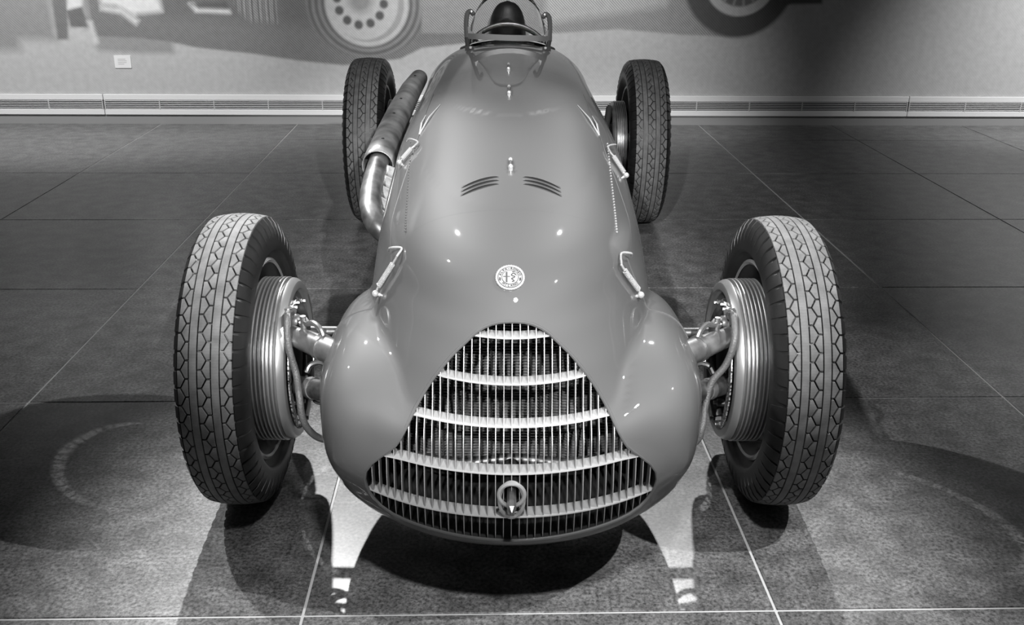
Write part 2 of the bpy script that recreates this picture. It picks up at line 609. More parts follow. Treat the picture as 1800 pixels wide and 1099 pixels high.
def panel(name, rowok, phiok, thick=.004, drop=None):
    rows = [i for i in range(len(GY)) if rowok(GY[i])]
    v, idx, f = [], {}, []

    def vid(i, k):
        if (i, k) not in idx:
            idx[(i, k)] = len(v); v.append(tuple(GRID[i, k]))
        return idx[(i, k)]
    for i, j in zip(rows[:-1], rows[1:]):
        if j != i + 1: continue
        for k in range(NP):
            k2 = (k + 1) % NP
            a, b_ = phis[k], phis[k2]
            if k2 == 0: b_ += 2 * math.pi
            mid = (a + b_) / 2
            if mid > math.pi: mid -= 2 * math.pi
            if (b_ - a) < .0125 and phiok is not ALL and abs(abs(mid) - PHI_B) < .001: continue
            if (b_ - a) < .0125 and phiok is not ALL and abs(abs(mid) - PHI_S) < .001: continue
            if not phiok(mid): continue
            if drop and drop(.5 * (GRID[i, k] + GRID[j, k2])): continue
            f.append((vid(i, k), vid(i, k2), vid(j, k2), vid(j, k)))
    V = np.array(v); N = normal(V)
    n0 = len(v)
    p0, p1, p2 = V[f[len(f) // 2][0]], V[f[len(f) // 2][1]], V[f[len(f) // 2][2]]
    if np.dot(np.cross(p1 - p0, p2 - p1), N[f[len(f) // 2][0]]) < 0: f = [q[::-1] for q in f]
    edges = {}
    for q in f:
        for i in range(4): edges[(q[i], q[(i + 1) % 4])] = 1
    full = list(f) + [tuple(i + n0 for i in q[::-1]) for q in f]
    for (i, j) in edges:
        if (j, i) not in edges: full.append((j, i, i + n0, j + n0))
    me = bpy.data.meshes.new(name)
    me.from_pydata([tuple(q) for q in np.concatenate([V, V - N * thick])], [], full)
    me.materials.append(M_PAINT)
    me.polygons.foreach_set('use_smooth', [True] * len(me.polygons))
    me.update()
    me.normals_split_custom_set_from_vertices([tuple(q) for q in np.concatenate([N, -N])])
    o = bpy.data.objects.new(name, me)
    COL.objects.link(o)
    return to_car(o)


ALL = lambda p: True
inr = lambda a, b_: (lambda y: a <= y <= b_)
panel('nose_cowl', inr(-2, seam_ys[0]), ALL)
panel('bonnet', inr(seam_ys[0], seam_ys[1]), lambda p: abs(p) < PHI_B)
opening = lambda P: P[0] < 0 and 2.78 < P[1] < 3.06 and abs(P[2] - (.505 + (P[1] - 2.74) * .30)) < .035
panel('side_panel', inr(seam_ys[0], seam_ys[1]), lambda p: -PHI_S < p < -PHI_B, drop=opening)
panel('side_panel', inr(seam_ys[0], seam_ys[1]), lambda p: PHI_B < p < PHI_S)
panel('under_tray', inr(seam_ys[0], seam_ys[1]), lambda p: abs(p) > PHI_S)
panel('scuttle_band', inr(seam_ys[1], seam_ys[2]), ALL)
panel('scuttle', inr(seam_ys[2], seam_ys[3]), ALL)
cockpit = lambda P: 3.79 < P[1] < 4.26 and abs(P[0]) < .165 * math.sqrt(max(0, 1 - ((P[1] - 4.02) / .26) ** 2)) + .02 and P[2] > .6
panel('tail', inr(seam_ys[3], 9), ALL, drop=cockpit)
tb = MB(); ring = GRID[-1]; tb.add(list(ring), [tuple(range(NP))]); to_car(tb.build('tail_cap', M_PAINT, None, smooth=False))

# dark tub inside, seen through the cockpit and the side opening
mb = MB()
rows = [i for i in range(len(GY)) if GY[i] > 2.18][::6]
v = []
for i in rows:
    c = np.array([0, GRID[i, 0, 1], zc_axis(max(GRID[i, 0, 1], 1.98))])
    for k in range(0, NP, 4):
        q = c + (GRID[i, k] - c) * .88
        if 3.72 < c[1] < 4.35: q[2] = min(q[2], .66)
        v.append(q)
n_ = len(range(0, NP, 4))
f = [(a * n_ + k, a * n_ + (k + 1) % n_, (a + 1) * n_ + (k + 1) % n_, (a + 1) * n_ + k) for a in range(len(rows) - 1) for k in range(n_)]
f.append(tuple(range(n_)))
mb.add(v, f)
to_car(mb.build('inner_tub', M_BLACK))
# ------------------------------------------------------------------ grille
grille = to_car(empty('grille', (0, 1.65, .19)))


def into(o, part):
    """sub-part modelled in room coordinates"""
    o.parent = part
    o.matrix_parent_inverse = Matrix.Translation(-CARP_OF[part.name])
    return o


CARP_OF = {grille.name: Vector((0, 1.65, .19))}
T_ = .0015
for i in range(-18, 19):
    x = i * .01489
    z0, z1 = outline_z(x)
    zz = np.linspace(z0 - .004, z1 + .003, 20)
    yf = front_y(np.full(20, x), zz) + .007
    v, f = [], []
    for y, z in zip(yf, zz):
        v += [(x - T_ / 2, y, z), (x + T_ / 2, y, z), (x + T_ / 2, y + .030, z), (x - T_ / 2, y + .030, z)]
    for a in range(19):
        for k in range(4):
            f.append((a * 4 + k, a * 4 + (k + 1) % 4, a * 4 + 4 + (k + 1) % 4, a * 4 + 4 + k))
    f += [(0, 1, 2, 3), (79, 78, 77, 76)]
    into(MB().add(v, f).build('slat', M_GRILLE, angle=30), grille)
for z in (.246, .333, .414, .490, .567):
    xm = outline_x(z) + .002
    xs = np.linspace(-xm, xm, 41)
    yf = front_y(xs, np.full(41, z)) + .005
    v, f = [], []
    for x, y in zip(xs, yf):
        v += [(x, y, z - .0012), (x, y, z + .0012), (x, y + .036, z + .0012), (x, y + .036, z - .0012)]
    for a in range(40):
        for k in range(4):
            f.append((a * 4 + k, a * 4 + (k + 1) % 4, a * 4 + 4 + (k + 1) % 4, a * 4 + 4 + k))
    f += [(0, 1, 2, 3), (163, 162, 161, 160)]
    into(MB().add(v, f).build('crossbar', M_BAR, angle=30), grille)
# rolled lip round the opening
lip = MB().tube([tuple(p + np.array([0, .003, 0])) for p in rim_pts[::2]], .0035, 8, closed=True)
into(lip.build('rolled_lip', M_PAINT), grille)
# dark duct behind the grille
v = [tuple(p) for p in rim_pts]
ctr = np.array([0, 0, .34])
v2 = [(p[0] * .96, 1.86, .34 + (p[2] - .34) * .96) for p in rim_pts]
n_ = len(v)
o = MB().add(v + v2, [(k, (k + 1) % n_, n_ + (k + 1) % n_, n_ + k) for k in range(n_)]).build('air_duct', M_DUCT)
to_car(o)
# radiator core: thin fins over dark tubes
_rp = [(-.24, .20), (.24, .20), (.24, .34), (.085, .56), (-.085, .56), (-.24, .34)]
rad = to_car(MB().add([(x, 1.860, z) for x, z in _rp] + [(x, 1.885, z) for x, z in _rp], [tuple(range(6)), tuple(range(11, 5, -1))] + [(k, (k + 1) % 6, 6 + (k + 1) % 6, 6 + k) for k in range(6)]).build('radiator', M_DUCT, smooth=False))
mb = MB()
for k in range(56):
    z = .225 + k * .0064
    wv = .235 if z < .34 else .235 - (z - .34) * .62
    mb.box((0, 1.853, z), (2 * wv, .010, .0011))
fin = to_car(mb.build('radiator_fins', M_RAD, smooth=False, kind='stuff'))
mb = MB()
for k in range(-11, 12):
    mb.box((k * .020, 1.850, .38), (.0035, .012, .40 if abs(k) < 5 else .40 - (abs(k) - 5) * .035))
to_car(mb.build('radiator_tubes', M_BLACK, smooth=False, kind='stuff'))
# hose and cross pipe glimpsed behind the lower grille
to_car(MB().tube(spline([(-.2, 1.80, .262), (-.1, 1.79, .252), (0, 1.79, .262), (.12, 1.79, .252), (.2, 1.80, .262)], 5), .012, 10).build('coolant_pipe', M_DARKSTEEL))

# starting-handle guide: oval plate with a ring and the dog shaft
crank = to_car(empty('crank_guide', (0, 1.60, .29)))
CARP_OF[crank.name] = Vector((0, 1.60, .29))
yf = float(front_y(0., .29)) + .004
ov = [(.0225 * math.cos(a) if abs(math.sin(a)) < 2 else 0, yf, .284 + .037 * math.sin(a)) for a in np.linspace(0, 2 * math.pi, 33)[:-1]]
into(MB().tube(ov, .0040, 8, closed=True).build('oval_frame', M_GRILLE), crank)
into(MB().tube([(.0235 * math.cos(a), yf - .004, .297 + .0235 * math.sin(a)) for a in np.linspace(0, 2 * math.pi, 29)[:-1]], .0042, 8, closed=True).build('guide_ring', M_GRILLE), crank)
o = MB().lathe_x([(0, .021), (.05, .019), (.10, .016), (.10, .0)], 24).build('guide_tube', M_BLACK)
o.rotation_euler = (0, 0, math.pi / 2); o.location = (0, yf + .004, .297)
into(o, crank)
into(MB().tube([(0, yf + .05, .297), (0, yf - .030, .291), (0, yf - .042, .290), (0, yf - .052, .289)], [.0085, .0085, .0085, .001], 6).build('dog_shaft', M_STEEL, angle=25), crank)

# ------------------------------------------------------------------ badge on the nose
ub = np.array([0., 1.768, .662])
zb_ = float(top_z(np.array(0.), np.array(1.768)))
bp_ = np.array([-.004, 1.768, zb_])
nb = normal(bp_)
nb[0] = 0; nb /= np.linalg.norm(nb)
bz = Vector(nb); bx = Vector((1, 0, 0)); by = bz.cross(bx)
BM = Matrix((bx, by, bz)).transposed().to_4x4(); BM.translation = Vector(bp_) + bz * .0012
badge = empty('badge', (0, 0, 0))
badge.parent = car
badge.matrix_basis = Matrix.Translation(-CARP) @ BM
badge['label'] = 'round white enamel badge with a cross and a serpent, toothed rim'
M_ENAMEL = mat('white_badge_enamel', 0.25, 0.35)
M_INK = mat('dark_badge_enamel', 0.012, 0.5)
M_MID = mat('grey_badge_enamel', 0.06, 0.4)


def disc(r, z0, z1, n=48, tooth=0.0):
    v, f = [], []
    for k in range(n):
        a = 2 * math.pi * k / n
        rr = r + (tooth if k % 2 else 0)
        v += [(rr * math.cos(a), rr * math.sin(a), z0), (rr * math.cos(a), rr * math.sin(a), z1)]
    for k in range(n):
        k2 = (k + 1) % n
        f.append((2 * k, 2 * k2, 2 * k2 + 1, 2 * k + 1))
    f.append(tuple(2 * k + 1 for k in range(n)))
    f.append(tuple(2 * k for k in range(n - 1, -1, -1)))
    return v, f


BR = .0272
MB().add(*disc(BR, -.006, .0012, 72, .0008)).build('toothed_rim', M_ENAMEL, badge, smooth=False)
mb = MB()
mb.tube([(.0228 * math.cos(a), .0228 * math.sin(a), .0013) for a in np.linspace(0, 2 * math.pi, 49)[:-1]], .0005, 5, closed=True)
mb.tube([(.0155 * math.cos(a), .0155 * math.sin(a), .0013) for a in np.linspace(0, 2 * math.pi, 49)[:-1]], .00045, 5, closed=True)
mb.build('ring_lines', M_INK, badge)
MB().add(*disc(.0150, .0012, .0016, 40)).build('centre_field', M_ENAMEL, badge, smooth=False)
MB().box((-.0066, 0, .0018), (.0030, .0225, .0006)).box((-.0066, .0012, .00185), (.0125, .0013, .0006)).build('cross', M_MID, badge, smooth=False)
sn = spline([(.0035, -.010, .0019), (.0075, -.0085, .0019), (.0050, -.0055, .0019), (.0028, -.003, .0019), (.0070, -.0010, .0019), (.0085, .0015, .0019), (.0040, .0030, .0019), (.0025, .0055, .0019), (.0060, .0085, .0019), (.0092, .0075, .0019), (.0096, .0062, .0019)], 5)
mb = MB().tube(sn, .00075, 6).ball((.0098, .0060, .0019), .0012, 8)
mb.tube([(.0098, .0060, .0019), (.0112, .0050, .0019), (.0120, .0042, .0019)], .0004, 5)
mb.box((.0062, .0112, .0019), (.005, .0008, .0005)).box((.0045, .0120, .0019), (.0008, .0016, .0005)).box((.0062, .0122, .0019), (.0008, .0020, .0005)).box((.0079, .0120, .0019), (.0008, .0016, .0005))
mb.build('serpent', M_INK, badge)


def letters(text, r, a0, a1, size, flip=False):
    """raised letters along a circle: one mesh"""
    mb = MB()
    dg = bpy.context.evaluated_depsgraph_get
    n = len(text)
    for i, ch in enumerate(text):
        if ch == ' ': continue
        cu = bpy.data.curves.new('letter', 'FONT')
        cu.body = ch; cu.size = size; cu.align_x = 'CENTER'; cu.align_y = 'CENTER'; cu.extrude = size * .06; cu.resolution_u = 2
        ob = bpy.data.objects.new('letter', cu); COL.objects.link(ob)
        bpy.context.view_layer.update()
        me = bpy.data.meshes.new_from_object(ob.evaluated_get(dg()))
        a = a0 + (a1 - a0) * i / max(n - 1, 1)
        R = Matrix.Rotation(a - math.pi / 2 + (math.pi if flip else 0), 4, 'Z')
        T = Matrix.Translation((r * math.cos(a), r * math.sin(a), .0016)) @ R
        mb.add([T @ vv.co for vv in me.vertices], [tuple(p.vertices) for p in me.polygons])
        bpy.data.objects.remove(ob); bpy.data.curves.remove(cu); bpy.data.meshes.remove(me)
    return mb


letters('ALFA-ROMEO', .0191, math.radians(162), math.radians(18), .0066).build('lettering', M_INK, badge, smooth=False, kind='stuff')
letters('MILANO', .0191, math.radians(228), math.radians(312), .0066, True).build('lettering', M_INK, badge, smooth=False, kind='stuff')
# the two knotted ornaments between the words
for s in (-1, 1):
    mb = MB()
    mb.tube([(s * (.0191 + .0014 * math.sin(q * 2)), -.0035 - q * .0011, .0016) for q in np.linspace(-2.2, 3.4, 18)], .0007, 5)
    mb.build('knot_ornament', M_INK, badge)

# ------------------------------------------------------------------ small bonnet fittings
def on_top(x, y, up=0.0):
    z = float(top_z(np.array(float(x)), np.array(float(y))))
    return Vector((x, y, z + up))


def louvre(x0, x1, y_of, side):
    n = 14
    xs = np.linspace(x0, x1, n)
    v, f, mi = [], [], []
    for i, x in enumerate(xs):
        h = .0045 * math.sin(math.pi * min(max((i + .0) / (n - 1), 0), 1)) ** .45
        y = y_of(x)
        a, b_, c_ = on_top(x, y, -.0008), on_top(x, y, h), on_top(x, y + .008, h * .75)
        d_ = on_top(x, y + .017, -.0008)
        v += [a, b_, c_, d_]
    mb = MB()
    fa, fb = [], []
    for i in range(n - 1):
        fa.append((i * 4, i * 4 + 4, i * 4 + 5, i * 4 + 1))
        for k in (1, 2): fb.append((i * 4 + k, i * 4 + 4 + k, i * 4 + 5 + k, i * 4 + k + 1))
    mb.v = [tuple(p) for p in v]; mb.f = fa + fb; mb.mi = [1] * len(fa) + [0] * len(fb)
    return to_car(mb.build('louvre', [M_PAINT, M_BLACK], recalc=False, angle=50))


for s in (-1, 1):
    for k in range(3):
        base = 2.155 + k * .024
        louvre(s * .026, s * .110, lambda x, base=base: base - .055 * ((abs(x) - .026) / .084) ** 1.5, s)


def catch(y0, y1, x=0.0):
    """small lever catch: stud, tongue and ball end"""
    root = to_car(empty('bonnet_catch', (x, y0, 0)))
    CARP_OF[root.name] = Vector((x, y0, 0))
    a, b_ = on_top(x, y0), on_top(x, y1)
    into(MB().tube([a - Vector((0, 0, .004)), a + Vector((0, 0, .008))], .0055, 10).ball(a + Vector((0, 0, .008)), .0062, 10).build('stud', M_CHROME), root)
    into(MB().tube([a + Vector((0, 0, .006)), a.lerp(b_, .5) + Vector((0, 0, .010)), b_ + Vector((0, 0, .005))], [.0022, .0022, .0022], 8).build('tongue', M_PAINT), root)
    into(MB().ball(b_ + Vector((0, 0, .005)), .006, 10, sc=(.9, 2.4, .8)).build('tongue_grip', M_CHROME), root)


catch(2.250, 2.315)
catch(2.935, 3.03)
catch(3.262, 3.345)


def spring_latch(ball, c0, c1, knot, hook, tip, lift=.010):
    pts = []
    for q in (ball, c0, c1, knot, hook, tip):
        q = np.array(q, float); n = normal(q)
        pts.append(q + n * lift)
    B, C0, C1, K, H, T = [Vector(p) for p in pts]
    nrm = Vector(normal(np.array(ball, float)))
    root = to_car(empty('spring_latch', B))
    CARP_OF[root.name] = B.copy()
    into(MB().ball(B, .0075, 12).tube([B - nrm * .013, B], .004, 8).build('anchor_ball', M_CHROME), root)
    # coil: a helix of wire about the axis C0-C1
    ax = (C1 - C0); L = ax.length; ax.normalize()
    u = ax.cross(nrm).normalized(); w = ax.cross(u)
    turns = 18; hp = []
    for i in range(turns * 8 + 1):
        a = 2 * math.pi * i / 8
        hp.append(C0 + ax * (L * i / (turns * 8)) + (u * math.cos(a) + w * math.sin(a)) * .0048)
    into(MB().tube(hp, .00155, 5).build('coil', M_CHROME), root)
    into(MB().tube([B, C0], .0022, 8).build('link_rod', M_CHROME), root)
    into(MB().tube([C1, K], .0024, 8).build('link_rod', M_CHROME), root)
    mid = (K + H) * .5
    hk = spline([K, H, H.lerp(T, .45) + nrm * .012, T + nrm * .002], 6)
    into(MB().tube(hk, .0024, 8).build('hook', M_CHROME), root)
    return root


spring_latch((-.280, 2.000, .541), (-.272, 1.998, .559), (-.238, 1.975, .616), (-.227, 1.967, .636), (-.220, 1.985, .646), (-.250, 2.028, .627))
spring_latch((.264, 1.967, .552), (.258, 1.965, .565), (.224, 1.937, .616), (.216, 1.932, .630), (.219, 1.965, .643), (.243, 2.001, .625))
spring_latch((-.282, 2.583, .693), (-.276, 2.588, .70), (-.254, 2.609, .723), (-.246, 2.614, .729), (-.239, 2.640, .735), (-.272, 2.720, .721))
spring_latch((.295, 2.544, .672), (.291, 2.55, .677), (.267, 2.590, .710), (.260, 2.60, .717), (.258, 2.650, .724), (.287, 2.735, .705))

# rivet rows along the bonnet edge
mb = MB()
rv = np.array(spline([(.271, 2.734, .722), (.256, 2.517, .711), (.242, 2.313, .701), (.231, 2.146, .690), (.224, 2.030, .674)], 8))
for q in rv: mb.ball(q, .0026, 6)
to_car(mb.build('rivet_row', M_CHROME, kind='stuff'))
mb = MB()
for q in rv: mb.ball((-q[0], q[1], q[2]), .0026, 6)
to_car(mb.build('rivet_row', M_PAINT, kind='stuff'))
# slender bright strips on the flanks, built in place of mirrored highlight lines
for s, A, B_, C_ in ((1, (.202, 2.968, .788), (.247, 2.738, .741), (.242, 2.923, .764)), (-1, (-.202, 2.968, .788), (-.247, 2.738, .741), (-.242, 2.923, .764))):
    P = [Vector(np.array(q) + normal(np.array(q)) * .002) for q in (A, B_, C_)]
    to_car(MB().tube([P[0], P[0].lerp(P[1], .5) + Vector(normal(np.array(P[1]))) * .006, P[1], P[1].lerp(P[2], .5) + Vector(normal(np.array(P[1]))) * .006, P[2]], [.001, .0022, .0028, .0022, .001], 6).build('highlight_strip', M_CHROME))

# ------------------------------------------------------------------ windscreen, cockpit
wf = MB()
FY = 3.735
bar = [(-.158, FY + .002, .915), (-.10, FY - .012, .913), (0, FY - .018, .910), (.10, FY - .012, .908), (.160, FY + .002, .906)]
v, f = [], []
for q in spline(bar, 6):
    q = Vector(q)
    v += [q + Vector((0, -.005, -.010)), q + Vector((0, -.005, .010)), q + Vector((0, .005, .010)), q + Vector((0, .005, -.010))]
K_ = len(v) // 4
for a in range(K_ - 1):
    for k in range(4): f.append((a * 4 + k, a * 4 + (k + 1) % 4, a * 4 + 4 + (k + 1) % 4, a * 4 + 4 + k))
f += [(0, 1, 2, 3), tuple(4 * K_ - 1 - k for k in range(4))]
screen = to_car(empty('windscreen', (0, FY, .86)))
CARP_OF[screen.name] = Vector((0, FY, .86))
into(MB().add(v, f).build('frame_bar', M_FRAME, angle=40), screen)
for s in (-1, 1):
    dz = -.0045 * s
    pr = spline([(s * .150, FY, .905 + dz), (s * .152, FY + .002, .945 + dz), (s * .150, FY + .004, .975 + dz), (s * .145, FY + .006, .990 + dz), (s * .134, FY + .004, .995 + dz), (s * .128, FY + .002, .988 + dz)], 5)
    into(MB().tube(pr, [.0085] * (len(pr) - 5) + [.0085, .008, .008, .008, .008], 8).ball(pr[-1], .0095, 8).build('prong', M_FRAME), screen)
    gus = MB().add([(s * .150, FY - .004, .915 + dz), (s * .120, FY - .004, .915 + dz), (s * .132, FY - .004, .925 + dz), (s * .147, FY - .004, .945 + dz),
                    (s * .150, FY + .004, .915 + dz), (s * .120, FY + .004, .915 + dz), (s * .132, FY + .004, .925 + dz), (s * .147, FY + .004, .945 + dz)],
                   [(0, 1, 2, 3), (7, 6, 5, 4), (0, 4, 5, 1), (1, 5, 6, 2), (2, 6, 7, 3), (3, 7, 4, 0)])
    into(gus.build('corner_gusset', M_FRAME, smooth=False), screen)
    zt_ = float(top_z(np.array(s * .140), np.array(FY)))
    lg = MB().tube([(s * .150, FY, .905 + dz), (s * .146, FY - .004, zt_ + .004)], [.0085, .0075], 8)
    lg.box((s * .141, FY - .006, zt_ + .006), (.030, .020, .016))
    into(lg.build('leg', M_BLACK), screen)
    into(MB().ball((s * .136, FY - .018, zt_ + .010), .0055, 8).build('bolt', M_CHROME), screen)
# curved clear pane
M_GLASS = bpy.data.materials.new('clear_perspex'); M_GLASS.use_nodes = True
b = M_GLASS.node_tree.nodes['Principled BSDF']
b.inputs['Transmission Weight'].default_value = 1.0
b.inputs['Roughness'].default_value = 0.02
b.inputs['IOR'].default_value = 1.45
b.inputs['Base Color'].default_value = (.97, .97, .97, 1)
v, f = [], []
NX, NZ = 24, 10
for k in range(NZ + 1):
    t = k / NZ
    for i in range(NX + 1):
        a = (i / NX - .5) * 2
        hw_ = .145 - .022 * t * t
        x = hw_ * a
        y = FY - .022 + .030 * a * a + .080 * t
        top = 1.065 - .085 * abs(a) ** 3.2
        z0 = .893 - .022 * a * a
        v.append((x, y, z0 + (top - z0) * t))
for k in range(NZ):
    for i in range(NX):
        q = k * (NX + 1) + i
        f.append((q, q + 1, q + NX + 2, q + NX + 1))
o = MB().add(v, f).build('pane', M_GLASS, recalc=True)
sm = o.modifiers.new('thickness', 'SOLIDIFY'); sm.thickness = .0015
into(o, screen)
# cockpit edge roll
cp = []
for a in np.linspace(0, 2 * math.pi, 49)[:-1]:
    x, y = .180 * math.cos(a), 4.035 + .235 * math.sin(a)
    cp.append(on_top(x, y, -.002))
to_car(MB().tube(cp, .008, 10, closed=True).build('cockpit_roll', M_LEATHER))
# steering wheel
sw = empty('steering_wheel'); sw.parent = car
SWM = Matrix.Translation((0, 3.905, .766)) @ Matrix.Rotation(math.radians(68), 4, 'X')
sw.matrix_basis = Matrix.Translation(-CARP) @ SWM
MB().tube([(.182 * math.cos(a), .182 * math.sin(a), 0) for a in np.linspace(0, 2 * math.pi, 61)[:-1]], .0105, 12, closed=True).build('wheel_rim', M_STEEL, sw)
MB().add(*disc(.03, -.01, .012, 24)).build('hub', M_DARKSTEEL, sw)
for k in range(4):
    a = math.pi / 4 + k * math.pi / 2
    MB().tube([(.02 * math.cos(a), .02 * math.sin(a), .0), (.18 * math.cos(a), .18 * math.sin(a), 0)], .006, 8).build('spoke', M_DARKSTEEL, sw)
# seat back and headrest
to_car(MB().box((0, 4.20, .66), (.36, .10, .34)).build('seat_back', M_LEATHER, smooth=False)).modifiers.new('bevel', 'BEVEL').width = .03
v, f = [], []
NA, NB = 40, 22
for k in range(NB + 1):
    t = k / NB
    for i in range(NA):
        a = 2 * math.pi * i / NA
        rx = .0765 * (1 - t ** 4.0) ** .5
        ry = .065 * (1 - t ** 3.0) ** .5
        q = .0765 * (1 - .10 * t)
        v.append((rx * math.copysign(abs(math.cos(a)) ** .9, math.cos(a)), 4.235 + ry * math.sin(a) + .03 * t, .80 + .205 * t))
for k in range(NB):
    for i in range(NA):
        f.append((k * NA + i, k * NA + (i + 1) % NA, (k + 1) * NA + (i + 1) % NA, (k + 1) * NA + i))
hr = to_car(MB().add(v, f).build('headrest', M_LEATHER))

# raised bead along the top edge of each suspension fairing, at the nose joint
jr = NF + int(np.argmin(np.abs(ys - seam_ys[0])))
for s in (-1, 1):
    bd = [tuple(q) for q in GRID[jr] if q[0] * s > .245 and q[2] > .36]
    bd.sort(key=lambda q: math.atan2(q[2] - .34, abs(q[0])))
    to_car(MB().tube(bd[::1], .0026, 8).build('fairing_bead', M_PAINT))

# ------------------------------------------------------------------ wheels
def tyre_profile(R, hw, bead, bx):
    """closed section (x, r) of the carcass, groove floor level"""
    e = R - .0085
    half = [(0, e), (hw * .40, e - .0008), (hw * .66, e - .0045), (hw * .80, e - .010), (hw * .90, e - .019), (hw * .97, e - .034), (hw, e - .054),
            (hw * .985, e - .072), (hw * .83, bead + .026), (hw * .67, bead + .009), (bx - .001, bead + .002), (bx - .004, bead - .006)]
    full = [(-x, r) for x, r in half[:0:-1]] + half
    sm = spline([(x, r, 0) for x, r in full], 4)
    return [(p[0], p[1]) for p in sm]


def tread_r(R, hw, x):
    u = abs(x) / hw
    return R - .0042 * (u / .6) ** 2.2


def tread_mesh(R, hw, N):
    mb = MB()
    e = R - .011

    def P(a, x, r): return (x, -r * math.sin(a), r * math.cos(a))

    def block(poly, base=None):
        top = [P(a, x, tread_r(R, hw, x)) for a, x in poly]
        cx_ = sum(x for a, x in poly) / len(poly); ca = sum(a for a, x in poly) / len(poly)
        # small chamfer
        top2 = [P(ca + (a - ca) * .93, cx_ + (x - cx_) * .93, tread_r(R, hw, x) + .0006) for a, x in poly]
        bot = [P(a, x, tread_r(R, hw, x) - .011) for a, x in poly]
        n = len(poly)
        f = [(k, (k + 1) % n, n + (k + 1) % n, n + k) for k in range(n)]
        f += [(n + k, n + (k + 1) % n, 2 * n + (k + 1) % n, 2 * n + k) for k in range(n)]
        f.append(tuple(2 * n + k for k in range(n)))
        mb.add(bot + top + top2, f)
    dA = 2 * math.pi / N
    g = hw / .075
    # bands of staggered five-sided blocks (centre and both outer rows)
    for xa, xb in ((-.0135 * g, .0135 * g), (.0315 * g, .0560 * g), (-.0560 * g, -.0315 * g)):
        xm = (xa + xb) / 2; am = .0046 * g; gp = .0012 * g; ga = dA * .055
        for k in range(N):
            a = k * dA
            block([(a - dA / 2 + ga, xa + gp * .8), (a + dA / 2 - ga, xa + gp * .8), (a + dA / 2 - ga, xm - am - gp), (a, xm + am - gp), (a - dA / 2 + ga, xm - am - gp)])
            a += dA / 2
            block([(a + dA / 2 - ga, xb - gp * .8), (a - dA / 2 + ga, xb - gp * .8), (a - dA / 2 + ga, xm + am + gp), (a, xm - am + gp), (a + dA / 2 - ga, xm + am + gp)])
    # two plain ribs
    for s in (-1, 1):
        x0, x1 = s * .0152 * g, s * .0298 * g
        pr = [(x0, tread_r(R, hw, x0) - .011), (x0, tread_r(R, hw, x0)), ((x0 + x1) / 2, tread_r(R, hw, (x0 + x1) / 2) + .0004), (x1, tread_r(R, hw, x1)), (x1, tread_r(R, hw, x1) - .011)]
        mb.lathe_x(pr, 224)
    return mb


def lug_mesh(R, hw, N):
    """tapered shoulder lugs, dark like the side wall"""
    mb = MB()
    dA = 2 * math.pi / N

    def P(a, x, r): return (x, -r * math.sin(a), r * math.cos(a))
    e = R - .0085
    for s in (-1, 1):
        for k in range(N):
            a = (k + .5) * dA
            v = []
            for (x, r, wd, h) in ((hw * .765, R - .0075, .40, 0), (hw * .90, e - .0120, .37, .0), (hw * 1.005, e - .036, .22, .0), (hw * 1.000, e - .050, .10, -.002)):
                for t in (-1, 1):
                    v.append(P(a + t * wd * dA, s * x, r + h))
                for t in (1, -1):
                    v.append(P(a + t * wd * dA * 1.12, s * (x - .007), r + h - .007))
            f = []
            for q in range(3):
                for c in range(4):
                    f.append((q * 4 + c, q * 4 + (c + 1) % 4, q * 4 + 4 + (c + 1) % 4, q * 4 + 4 + c))
            f += [(0, 1, 2, 3), (15, 14, 13, 12)]
            mb.add(v, f)
    return mb


M_RIM = mat('wire_wheel_metal', 0.06, 0.4, 0.8)
M_LIP = mat('bright_rim_lip', 0.55, 0.25, 0.8)
FR, FHW, RR, RHW = .335, .074, .369, .088
FX, RX, FYC, RYC = .614, .615, 2.135, 4.557
tyre_data = {}


